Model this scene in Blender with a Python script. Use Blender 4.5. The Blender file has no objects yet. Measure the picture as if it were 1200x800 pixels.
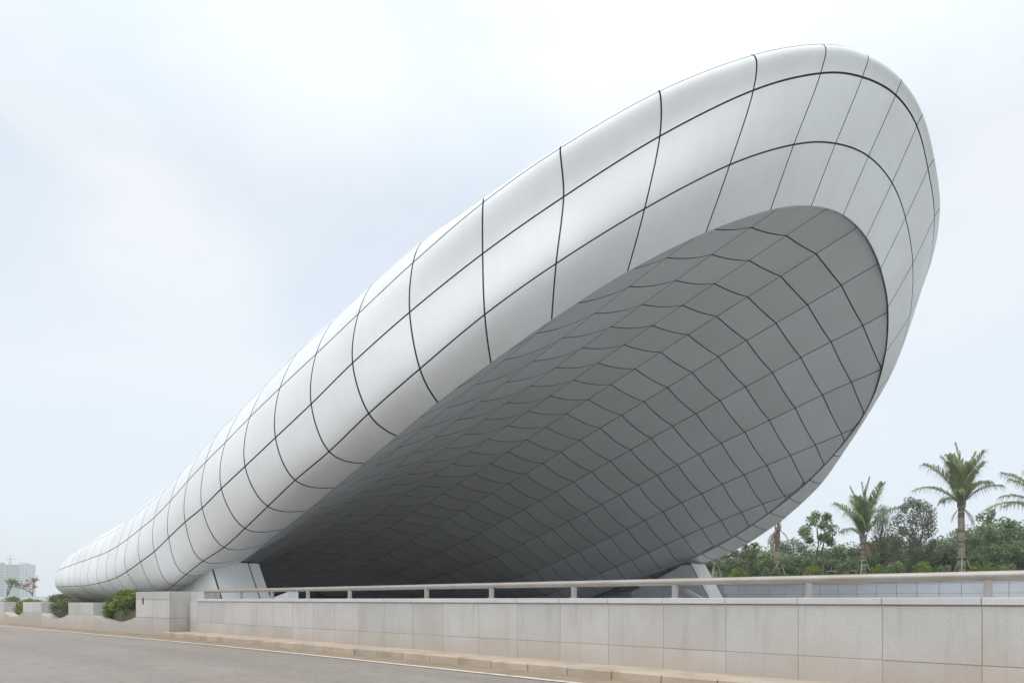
import bpy, math, random
import numpy as np
from mathutils import Vector

# ------------------------------------------------------------------ camera, sky, sun, exposure
# Plan frame: u runs along the tunnel (away, to the left), v across it, z up from the eye. World = (-u, v, z + EYE).
EYE = 1.42
TH = math.atan2(850, 800)
SN, CS = math.sin(TH), math.cos(TH)
scene = bpy.context.scene
col = scene.collection

cam_data = bpy.data.cameras.new("camera")
cam_data.sensor_width = 36
cam_data.lens = 24
cam_data.shift_y = 302 / 1200
cam_data.clip_end = 6000
cam = bpy.data.objects.new("camera", cam_data)
cam.location = (0, 0, EYE)
cam.rotation_euler = (math.radians(90), 0, math.pi / 2 - TH)
col.objects.link(cam)
scene.camera = cam

SUN_EL, SUN_AZ = math.radians(55), math.radians(163)
world = bpy.data.worlds.new("World")
scene.world = world
world.use_nodes = True
wn, wl = world.node_tree.nodes, world.node_tree.links
wn.clear()
w_out = wn.new("ShaderNodeOutputWorld")
w_bg = wn.new("ShaderNodeBackground")
w_bg.inputs["Strength"].default_value = 0.1
w_sky = wn.new("ShaderNodeTexSky")
w_sky.sky_type = 'NISHITA'
w_sky.sun_disc = False
w_sky.sun_elevation = SUN_EL
w_sky.sun_rotation = SUN_AZ
w_co = wn.new("ShaderNodeTexCoord")
w_sep = wn.new("ShaderNodeSeparateXYZ")
wl.new(w_co.outputs["Generated"], w_sep.inputs[0])
w_map = wn.new("ShaderNodeMapping")
w_map.inputs["Scale"].default_value = (1.0, 1.0, 1.9)
wl.new(w_co.outputs["Generated"], w_map.inputs[0])
w_noise = wn.new("ShaderNodeTexNoise")
w_noise.inputs["Scale"].default_value = 2.3
w_noise.inputs["Detail"].default_value = 5
w_noise.inputs["Roughness"].default_value = 0.45
w_noise.inputs["Distortion"].default_value = 0.5
wl.new(w_map.outputs[0], w_noise.inputs["Vector"])
w_ramp = wn.new("ShaderNodeValToRGB")           # cloud tone: grey-blue to white
w_ramp.color_ramp.elements[0].position = 0.36
w_ramp.color_ramp.elements[0].color = (0.76, 0.845, 0.94, 1)
w_ramp.color_ramp.elements[1].position = 0.60
w_ramp.color_ramp.elements[1].color = (0.95, 0.98, 1.0, 1)
wl.new(w_noise.outputs["Fac"], w_ramp.inputs[0])
w_hor = wn.new("ShaderNodeMapRange")            # an overcast sky is dimmer and bluer at the horizon
w_hor.inputs["From Min"].default_value = 0.0
w_hor.inputs["From Max"].default_value = 0.6
w_hor.interpolation_type = 'SMOOTHSTEP'
wl.new(w_sep.outputs["Z"], w_hor.inputs["Value"])
w_mixh = wn.new("ShaderNodeMix"); w_mixh.data_type = 'RGBA'
w_mixh.inputs[6].default_value = (6.6, 7.25, 8.0, 1)
w_mulc = wn.new("ShaderNodeMix"); w_mulc.data_type = 'RGBA'; w_mulc.blend_type = 'MULTIPLY'
w_mulc.inputs[0].default_value = 1.0
w_mulc.inputs[7].default_value = (7.7, 7.7, 7.7, 1)
wl.new(w_ramp.outputs["Color"], w_mulc.inputs[6])
wl.new(w_mulc.outputs[2], w_mixh.inputs[7])
wl.new(w_hor.outputs[0], w_mixh.inputs[0])
w_mix = wn.new("ShaderNodeMix"); w_mix.data_type = 'RGBA'
w_mix.inputs[0].default_value = 0.9             # closed cloud cover over the clear sky
wl.new(w_sky.outputs[0], w_mix.inputs[6])
w_zen = wn.new("ShaderNodeMapRange")            # standard overcast sky: brighter towards the zenith
w_zen.inputs["From Min"].default_value = 0.5
w_zen.inputs["From Max"].default_value = 1.0
w_zen.inputs["To Min"].default_value = 1.0
w_zen.inputs["To Max"].default_value = 1.9
wl.new(w_sep.outputs["Z"], w_zen.inputs["Value"])
w_mulz = wn.new("ShaderNodeMix"); w_mulz.data_type = 'RGBA'; w_mulz.blend_type = 'MULTIPLY'
w_mulz.inputs[0].default_value = 1.0
wl.new(w_mixh.outputs[2], w_mulz.inputs[6])
wl.new(w_zen.outputs[0], w_mulz.inputs[7])
wl.new(w_mulz.outputs[2], w_mix.inputs[7])
wl.new(w_mix.outputs[2], w_bg.inputs["Color"])
wl.new(w_bg.outputs[0], w_out.inputs["Surface"])

sun_data = bpy.data.lights.new("sun", 'SUN')
sun_data.energy = 1.0
sun_data.angle = math.radians(75)
sun_data.color = (1.0, 0.97, 0.93)
sun = bpy.data.objects.new("sun", sun_data)
sun.rotation_euler = (math.pi / 2 - SUN_EL, 0, math.pi - SUN_AZ)
sun.location = (0, 0, 60)
col.objects.link(sun)

scene.view_settings.view_transform = 'Standard'
scene.view_settings.look = 'None'
scene.view_settings.exposure = 0.42
scene.view_settings.gamma = 1.0
scene.view_settings.use_curve_mapping = False
scene.cycles.use_denoising = True
scene.cycles.max_bounces = 8
scene.cycles.volume_bounces = 1

# ------------------------------------------------------------------ helpers
def W(u, v, z):
    return (-u, v, z + EYE)

def pix(x, y, depth):
    """a point seen at photo pixel x, y at the given depth from the camera -> plan (u, v, z)"""
    t = (x - 600) / 800
    X, Y = t * depth, depth
    return (-SN * X + CS * Y, CS * X + SN * Y, (702 - y) / 800 * depth)

def uv_on_v(x, v):
    t = (x - 600) / 800
    return v * (CS - SN * t) / (SN + CS * t)

MATS = {}
def material(name, base, rough=0.6, spec=0.5, metal=0.0, var=0.0, noise=None, bump=None, coat=0.0, trans=0.0):
    """noise = (scale, darker colour, amount, detail); bump = (scale, strength); var = random value spread per object"""
    m = bpy.data.materials.new(name)
    m.use_nodes = True
    n, l = m.node_tree.nodes, m.node_tree.links
    p = n["Principled BSDF"]
    p.inputs["Roughness"].default_value = rough
    p.inputs["Metallic"].default_value = metal
    p.inputs["Specular IOR Level"].default_value = spec
    p.inputs["Coat Weight"].default_value = coat
    p.inputs["Coat Roughness"].default_value = 0.2
    co = n.new("ShaderNodeTexCoord")
    c = n.new("ShaderNodeRGB"); c.outputs[0].default_value = (*base, 1)
    cur = c.outputs[0]
    for nz in (noise or []):
        sc, dark, amt, det, lo, hi = nz[:6]
        t = n.new("ShaderNodeTexNoise")
        t.inputs["Scale"].default_value = sc; t.inputs["Detail"].default_value = det
        geo = n.new("ShaderNodeNewGeometry")
        if len(nz) > 6:                          # stretched: streaks, tyre bands
            mp = n.new("ShaderNodeMapping"); mp.inputs["Scale"].default_value = nz[6]
            l.new(geo.outputs["Position"], mp.inputs[0]); l.new(mp.outputs[0], t.inputs["Vector"])
        else:
            l.new(geo.outputs["Position"], t.inputs["Vector"])
        mr = n.new("ShaderNodeMapRange")
        mr.inputs["From Min"].default_value = lo; mr.inputs["From Max"].default_value = hi
        mr.inputs["To Max"].default_value = amt
        l.new(t.outputs["Fac"], mr.inputs["Value"])
        mx = n.new("ShaderNodeMix"); mx.data_type = 'RGBA'
        l.new(mr.outputs[0], mx.inputs[0]); l.new(cur, mx.inputs[6])
        mx.inputs[7].default_value = (*dark, 1)
        cur = mx.outputs[2]
    if var:
        oi = n.new("ShaderNodeObjectInfo")
        mr = n.new("ShaderNodeMapRange")
        mr.inputs["To Min"].default_value = 1 - var; mr.inputs["To Max"].default_value = 1 + var
        l.new(oi.outputs["Random"], mr.inputs["Value"])
        hs = n.new("ShaderNodeHueSaturation")
        l.new(mr.outputs[0], hs.inputs["Value"]); l.new(cur, hs.inputs["Color"])
        cur = hs.outputs[0]
    l.new(cur, p.inputs["Base Color"])
    if bump:
        t = n.new("ShaderNodeTexNoise")
        t.inputs["Scale"].default_value = bump[0]; t.inputs["Detail"].default_value = 4
        geo = n.new("ShaderNodeNewGeometry"); l.new(geo.outputs["Position"], t.inputs["Vector"])
        b = n.new("ShaderNodeBump"); b.inputs["Strength"].default_value = bump[1]; b.inputs["Distance"].default_value = 0.02
        l.new(t.outputs["Fac"], b.inputs["Height"]); l.new(b.outputs[0], p.inputs["Normal"])
    if trans:
        tr = n.new("ShaderNodeBsdfTranslucent"); l.new(cur, tr.inputs[0])
        ms = n.new("ShaderNodeMixShader"); ms.inputs[0].default_value = trans
        l.new(p.outputs[0], ms.inputs[1]); l.new(tr.outputs[0], ms.inputs[2])
        l.new(ms.outputs[0], n["Material Output"].inputs["Surface"])
    MATS[name] = m
    return m

def add_dust(m, z_low, z_high, colour, amt):
    """brown dust splashed up from the road, with a ragged noisy edge"""
    n, l = m.node_tree.nodes, m.node_tree.links
    p = n["Principled BSDF"]
    cur = p.inputs["Base Color"].links[0].from_socket
    geo = n.new("ShaderNodeNewGeometry"); sep = n.new("ShaderNodeSeparateXYZ")
    l.new(geo.outputs["Position"], sep.inputs[0])
    t = n.new("ShaderNodeTexNoise"); t.inputs["Scale"].default_value = 0.9; t.inputs["Detail"].default_value = 6
    l.new(geo.outputs["Position"], t.inputs["Vector"])
    ad = n.new("ShaderNodeMath"); ad.operation = 'MULTIPLY_ADD'
    ad.inputs[1].default_value = -0.75; l.new(t.outputs["Fac"], ad.inputs[0]); l.new(sep.outputs["Z"], ad.inputs[2])
    mr = n.new("ShaderNodeMapRange"); mr.interpolation_type = 'SMOOTHSTEP'
    mr.inputs["From Min"].default_value = z_low - 0.37; mr.inputs["From Max"].default_value = z_high - 0.37
    mr.inputs["To Min"].default_value = amt; mr.inputs["To Max"].default_value = 0
    l.new(ad.outputs[0], mr.inputs["Value"])
    mx = n.new("ShaderNodeMix"); mx.data_type = 'RGBA'
    l.new(mr.outputs[0], mx.inputs[0]); l.new(cur, mx.inputs[6]); mx.inputs[7].default_value = (*colour, 1)
    l.new(mx.outputs[2], p.inputs["Base Color"])

def mesh(name, verts, faces, mat=None, smooth=False):
    me = bpy.data.meshes.new(name)
    me.from_pydata([tuple(map(float, v)) for v in verts], [], [tuple(int(i) for i in f) for f in faces])
    if mat:
        for q in (mat if isinstance(mat, (list, tuple)) else [mat]): me.materials.append(q)
    if smooth:
        me.polygons.foreach_set("use_smooth", [True] * len(me.polygons))
    me.update()
    return me

def obj(name, me, parent=None, loc=None, rot=None, scale=None):
    o = bpy.data.objects.new(name, me)
    col.objects.link(o)
    if parent: o.parent = parent
    if loc is not None: o.location = loc
    if rot is not None: o.rotation_euler = rot
    if scale is not None: o.scale = scale
    return o

def tag(o, label=None, cat=None, group=None, kind=None):
    if label: o["label"] = label
    if cat: o["category"] = cat
    if group: o["group"] = group
    if kind: o["kind"] = kind
    return o

def thing(name, label, cat, loc=(0, 0, 0), rz=0.0, group=None):
    o = bpy.data.objects.new(name, None)
    o.empty_display_size = 0.2
    col.objects.link(o)
    o.location = loc; o.rotation_euler = (0, 0, rz)
    return tag(o, label, cat, group)

class MB:
    """collects geometry for ONE mesh"""
    def __init__(self): self.v, self.f = [], []
    def add(self, vs, fs):
        b = len(self.v); self.v += [tuple(x) for x in vs]; self.f += [tuple(i + b for i in f) for f in fs]; return self
    def box(self, x0, x1, y0, y1, z0, z1):
        vs = [(x, y, z) for z in (z0, z1) for x, y in ((x0, y0), (x1, y0), (x1, y1), (x0, y1))]
        return self.add(vs, [(3, 2, 1, 0), (4, 5, 6, 7), (0, 1, 5, 4), (1, 2, 6, 5), (2, 3, 7, 6), (3, 0, 4, 7)])
    def bevbox(self, x0, x1, y0, y1, z0, z1, b=0.006):
        """box with chamfered edges: 24 verts"""
        X, Y, Z = (x0, x1), (y0, y1), (z0, z1)
        sx, sy, sz = (1, -1), (1, -1), (1, -1)
        vs = []; idx = {}
        for i in (0, 1):
            for j in (0, 1):
                for k in (0, 1):
                    for a in range(3):
                        p = [X[i] + b * sx[i], Y[j] + b * sy[j], Z[k] + b * sz[k]]
                        p[a] = (X[i], Y[j], Z[k])[a]
                        idx[(i, j, k, a)] = len(vs); vs.append(tuple(p))
        fs = []
        def q(*k): fs.append([idx[t] for t in k])
        for i in (0, 1):
            q((i,0,0,0),(i,1,0,0),(i,1,1,0),(i,0,1,0)); q((0,i,0,1),(1,i,0,1),(1,i,1,1),(0,i,1,1)); q((0,0,i,2),(1,0,i,2),(1,1,i,2),(0,1,i,2))
            for j in (0, 1):
                q((i,j,0,0),(i,j,1,0),(i,j,1,1),(i,j,0,1)); q((i,0,j,0),(i,1,j,0),(i,1,j,2),(i,0,j,2)); q((0,i,j,1),(1,i,j,1),(1,i,j,2),(0,i,j,2))
                for k in (0, 1): q((i,j,k,0),(i,j,k,1),(i,j,k,2))
        c = Vector(((x0+x1)/2, (y0+y1)/2, (z0+z1)/2)); out = []
        for f in fs:
            pts = [Vector(vs[t]) for t in f]
            nn = (pts[1]-pts[0]).cross(pts[2]-pts[0])
            if nn.dot(sum(pts, Vector())/len(pts) - c) < 0: f = f[::-1]
            out.append(tuple(f))
        return self.add(vs, out)
    def tube(self, pts, radii, n=8, cap=True):
        pts = [Vector(p) for p in pts]; b = len(self.v); prev = None
        for i, p in enumerate(pts):
            d = (pts[min(i+1, len(pts)-1)] - pts[max(i-1, 0)]).normalized()
            if prev is None:
                a = d.orthogonal().normalized()
            else:
                a = (prev - d * prev.dot(d)).normalized()
            prev = a; c = d.cross(a)
            r = radii[i] if hasattr(radii, '__len__') else radii
            for j in range(n):
                t = 2 * math.pi * j / n
                self.v.append(tuple(p + (a * math.cos(t) + c * math.sin(t)) * r))
        for i in range(len(pts) - 1):
            for j in range(n):
                self.f.append((b + i*n + j, b + i*n + (j+1) % n, b + (i+1)*n + (j+1) % n, b + (i+1)*n + j))
        if cap:
            self.f.append(tuple(b + j for j in range(n))[::-1]); e = b + (len(pts)-1)*n
            self.f.append(tuple(e + j for j in range(n)))
        return self
    def mesh(self, name, mat, smooth=False): return mesh(name, self.v, self.f, mat, smooth)
    def build(self, name, mat, parent=None, smooth=False, loc=None, rot=None):
        return obj(name, self.mesh(name, mat, smooth), parent, loc, rot)

# ------------------------------------------------------------------ materials
M_WHITE = material("white_coated_aluminium", (0.805, 0.82, 0.83), rough=0.5, spec=0.4, var=0.028, coat=0.0,
                   noise=[(1.0, (0.68, 0.675, 0.66), 0.2, 5, 0.48, 0.75, (2.2, 2.2, 0.22)), (0.35, (0.68, 0.675, 0.66), 0.5, 4, 0.42, 0.75), (3.0, (0.70, 0.69, 0.67), 0.3, 5, 0.5, 0.8)], bump=(0.8, 0.04))
M_JOINT = material("dark_rubber_joint", (0.018, 0.02, 0.022), rough=0.7)
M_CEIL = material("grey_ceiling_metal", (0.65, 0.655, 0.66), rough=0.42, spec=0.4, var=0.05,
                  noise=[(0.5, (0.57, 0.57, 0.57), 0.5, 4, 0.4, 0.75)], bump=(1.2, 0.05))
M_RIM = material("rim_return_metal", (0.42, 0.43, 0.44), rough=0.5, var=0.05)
M_PLINTH = material("white_plinth_panel", (0.84, 0.84, 0.835), rough=0.45, var=0.02,
                    noise=[(1.2, (0.70, 0.69, 0.66), 0.35, 4, 0.45, 0.8)])
M_STONE = material("pale_granite", (0.56, 0.55, 0.535), rough=0.75, spec=0.3, var=0.10,
                   noise=[(120, (0.30, 0.29, 0.28), 0.75, 3, 0.5, 0.7), (45, (0.64, 0.62, 0.60), 0.5, 3, 0.55, 0.7), (1.1, (0.46, 0.435, 0.40), 0.6, 6, 0.42, 0.7), (1.0, (0.40, 0.375, 0.34), 0.55, 6, 0.52, 0.75, (7, 7, 0.7))], bump=(150, 0.12))
add_dust(M_STONE, 0.10, 0.95, (0.44, 0.36, 0.28), 0.6)
M_COPE = material("granite_coping", (0.60, 0.60, 0.60), rough=0.7, spec=0.3, var=0.05,
                  noise=[(120, (0.36, 0.35, 0.35), 0.7, 3, 0.5, 0.7), (2.0, (0.5, 0.48, 0.45), 0.5, 5, 0.45, 0.75)], bump=(150, 0.1))
M_MORTAR = material("dark_mortar", (0.40, 0.375, 0.34), rough=0.9)
M_KERB = material("dusty_kerb_stone", (0.50, 0.425, 0.345), rough=0.9, spec=0.2, var=0.08,
                  noise=[(60, (0.34, 0.27, 0.2), 0.6, 4, 0.45, 0.75), (1.5, (0.36, 0.27, 0.18), 0.7, 6, 0.45, 0.7)], bump=(60, 0.3))
M_ROAD = material("worn_asphalt", (0.33, 0.285, 0.25), rough=0.85, spec=0.3,
                  noise=[(220, (0.11, 0.10, 0.095), 0.6, 2, 0.45, 0.7), (0.22, (0.34, 0.305, 0.27), 0.7, 5, 0.4, 0.7), (1.4, (0.27, 0.23, 0.20), 0.6, 6, 0.45, 0.72), (1.0, (0.25, 0.215, 0.19), 0.65, 4, 0.45, 0.62, (0.035, 0.55, 1)), (5.0, (0.20, 0.175, 0.155), 0.55, 8, 0.54, 0.66)], bump=(160, 0.35))
M_GUTTER = material("dusty_gutter", (0.33, 0.25, 0.175), rough=0.95, spec=0.1,
                    noise=[(1.8, (0.22, 0.175, 0.135), 0.8, 6, 0.4, 0.7), (60, (0.40, 0.32, 0.24), 0.5, 3, 0.45, 0.7)], bump=(40, 0.4))
M_LINE = material("worn_white_road_paint", (0.68, 0.63, 0.55), rough=0.8,
                  noise=[(3.5, (0.33, 0.28, 0.23), 0.75, 8, 0.5, 0.68), (30, (0.45, 0.4, 0.34), 0.5, 4, 0.45, 0.7)])
M_RAIL = material("dusty_stainless_rail", (0.42, 0.39, 0.36), rough=0.38, metal=0.5, spec=0.5,
                  noise=[(2.2, (0.36, 0.30, 0.24), 0.7, 6, 0.42, 0.7), (14, (0.36, 0.32, 0.28), 0.4, 4, 0.5, 0.75)])
M_FARWALL = material("pale_blue_grey_wall_panel", (0.66, 0.69, 0.74), rough=0.5, var=0.03,
                     noise=[(0.8, (0.48, 0.51, 0.56), 0.5, 4, 0.45, 0.75)])
M_CONC = material("tunnel_concrete", (0.40, 0.395, 0.39), rough=0.85, noise=[(0.6, (0.33, 0.325, 0.32), 0.6, 5, 0.4, 0.7)])
M_TUNROAD = material("darkened_tunnel_asphalt", (0.055, 0.055, 0.055), rough=0.85, noise=[(1.5, (0.075, 0.073, 0.07), 0.7, 5, 0.4, 0.7)])  # unseen floor under the canopy, coloured black to deepen the shade inside
M_SOIL = material("dry_soil", (0.16, 0.12, 0.08), rough=0.95, noise=[(6, (0.10, 0.075, 0.05), 0.8, 5, 0.4, 0.7)], bump=(20, 0.5))
M_GROUND = material("grass_and_dirt_ground", (0.10, 0.125, 0.05), rough=0.95, noise=[(0.3, (0.20, 0.16, 0.10), 0.8, 6, 0.45, 0.65), (3, (0.06, 0.09, 0.03), 0.6, 5, 0.4, 0.7)])
M_BLACK = material("black_void", (0.02, 0.02, 0.02), rough=0.9)
M_BARK = material("grey_bark", (0.20, 0.17, 0.14), rough=0.95, noise=[(9, (0.10, 0.085, 0.07), 0.8, 5, 0.4, 0.7)], bump=(25, 0.6))
M_PBARK = material("palm_bark", (0.36, 0.325, 0.28), rough=0.95, noise=[(1, (0.12, 0.10, 0.08), 0.9, 2, 0.45, 0.6, (0.6, 0.6, 5.5)), (7, (0.17, 0.14, 0.11), 0.7, 5, 0.4, 0.7)], bump=(25, 0.6))
M_BAMBOO = material("green_bamboo_stake", (0.30, 0.36, 0.20), rough=0.6)
M_STRAP = material("dark_tie", (0.05, 0.05, 0.045), rough=0.8)
def leaf(name, base, dark): return material(name, base, rough=0.55, spec=0.35, var=0.10, trans=0.25, noise=[(1.1, dark, 0.85, 4, 0.38, 0.66)])
M_LEAF = [leaf("leaf_mid_green", (0.27, 0.345, 0.15), (0.125, 0.185, 0.08)),
          leaf("leaf_dark_green", (0.22, 0.295, 0.14), (0.10, 0.155, 0.07)),
          leaf("leaf_grey_green", (0.22, 0.25, 0.165), (0.125, 0.155, 0.10)),
          leaf("leaf_yellow_green", (0.27, 0.34, 0.06), (0.14, 0.21, 0.04)),
          leaf("leaf_olive", (0.22, 0.235, 0.115), (0.115, 0.135, 0.065))]
M_FROND = leaf("palm_leaflet", (0.28, 0.32, 0.14), (0.15, 0.20, 0.075))
M_DEADFROND = leaf("dry_palm_leaflet", (0.24, 0.18, 0.10), (0.15, 0.11, 0.06))
M_RED = material("red_blossom", (0.60, 0.14, 0.15), rough=0.6)

# ------------------------------------------------------------------ ground, road, markings
def strip(name, path, v_in, v_out, z, mat, kind='structure', u_ext=None):
    """flat strip following a plan path (u, v) with offsets across v"""
    vs, fs = [], []
    for i, (u, v) in enumerate(path):
        vs += [W(u, v + v_in, z), W(u, v + v_out, z)]
        if i: fs.append((2*i-2, 2*i, 2*i+1, 2*i-1))
    o = obj(name, mesh(name, vs, fs, mat))
    return tag(o, kind=kind)

EDGE = [(-120, 9.1), (-20, 9.1), (5, 9.1), (15, 9.1), (21, 9.0), (26, 8.8), (31, 8.55), (36, 8.3), (41, 8.05), (46, 7.8), (55, 7.3), (75, 6.2), (110, 4.0), (260, -8.0)]

g = MB()
zs = {'road': -1.47, 'far': 0.72, 'back': -0.5, 'pit': -8.6}
def gquad(u0, u1, v0, v1, z): g.add([W(u0, v0, z), W(u0, v1, z), W(u1, v1, z), W(u1, v0, z)], [(0, 3, 2, 1)])
FARV, NEARV = 49.95, 11.15
gquad(-1100, 29.0, -1100, NEARV, zs['road']); gquad(29.0, 1100, -1100, 10.4, zs['road'])
gquad(29.0, 1100, 10.4, NEARV, zs['back']); gquad(56.5, 1100, NEARV, FARV, zs['back'])
gquad(-1100, 1100, FARV, 1100, zs['far']); gquad(-1100, -90, NEARV, FARV, zs['road'])
gquad(29.0, 56.5, NEARV, 13.2, zs['back']); gquad(29.0, 56.5, 47.9, FARV, zs['back'])
def gwall(a, b, z0, z1): g.add([W(*a, z0), W(*b, z0), W(*b, z1), W(*a, z1)], [(0, 1, 2, 3)])
gwall((29, 10.4), (1100, 10.4), zs['road'], zs['back']); gwall((29, 10.4), (29, NEARV), zs['road'], zs['back'])
gwall((-1100, FARV), (-90, FARV), zs['road'], zs['far']); gwall((56.5, FARV), (1100, FARV), zs['back'], zs['far'])
gwall((29, 47.9), (56.5, 47.9), -9, zs['back']); gwall((29, 13.2), (56.5, 13.2), -9, zs['back'])
gwall((56.5, NEARV), (56.5, FARV), -9, zs['back'])
tag(g.build("ground", M_GROUND), kind='structure')

vs, fs = [], []
for i, (u, v) in enumerate(EDGE):
    vs += [W(u, v - 26, -1.42), W(u, 10.5 if u < 27 else v + 1.6, -1.42)]
    if i: fs.append((2*i-2, 2*i, 2*i+1, 2*i-1))
tag(obj("road", mesh("road", vs, fs, M_ROAD)), kind='structure')
strip("bounce_paving", [(-1100, -17.2), (1100, -17.2)], -45, 0, -1.30, M_CONC)  # unseen pale paving, added to bounce light up to the canopy
strip("road_gutter", EDGE, 0.10, 1.9, -1.414, M_GUTTER)
strip("road_edge_line", EDGE, -0.02, 0.15, -1.408, M_LINE)

# sunken tunnel road, its retaining walls and a black end sheet painted as the bore's darkness
def ramp_z(u): return -1.47 - 6.6 * min(max((u + 90) / 130, 0), 1)
r = MB()
us = [-90, -60, -40, -20, 0, 10, 20, 30, 40, 56.4]
for i, u in enumerate(us):
    r.v += [W(u, 11.5, ramp_z(u)), W(u, 49.6, ramp_z(u))]
    if i: r.f.append((2*i-2, 2*i, 2*i+1, 2*i-1))
r.f = r.f[:6]
tag(r.build("tunnel_ramp", M_CONC), kind='structure')
r = MB()
for i, u in enumerate((20.0, 30, 40, 56.4)):
    r.v += [W(u, 11.5, ramp_z(u)), W(u, 49.6, ramp_z(u))]
    if i: r.f.append((2*i-2, 2*i, 2*i+1, 2*i-1))
tag(r.build("tunnel_road", M_TUNROAD), kind='structure')
t = MB(); t.box(-55.9, -55.6, 13.3, 47.8, EYE - 9, EYE + 0.9)
tag(t.build("bore_dark_sheet", M_BLACK), kind='structure')  # flat black sheet in place of the unlit tunnel beyond

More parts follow.
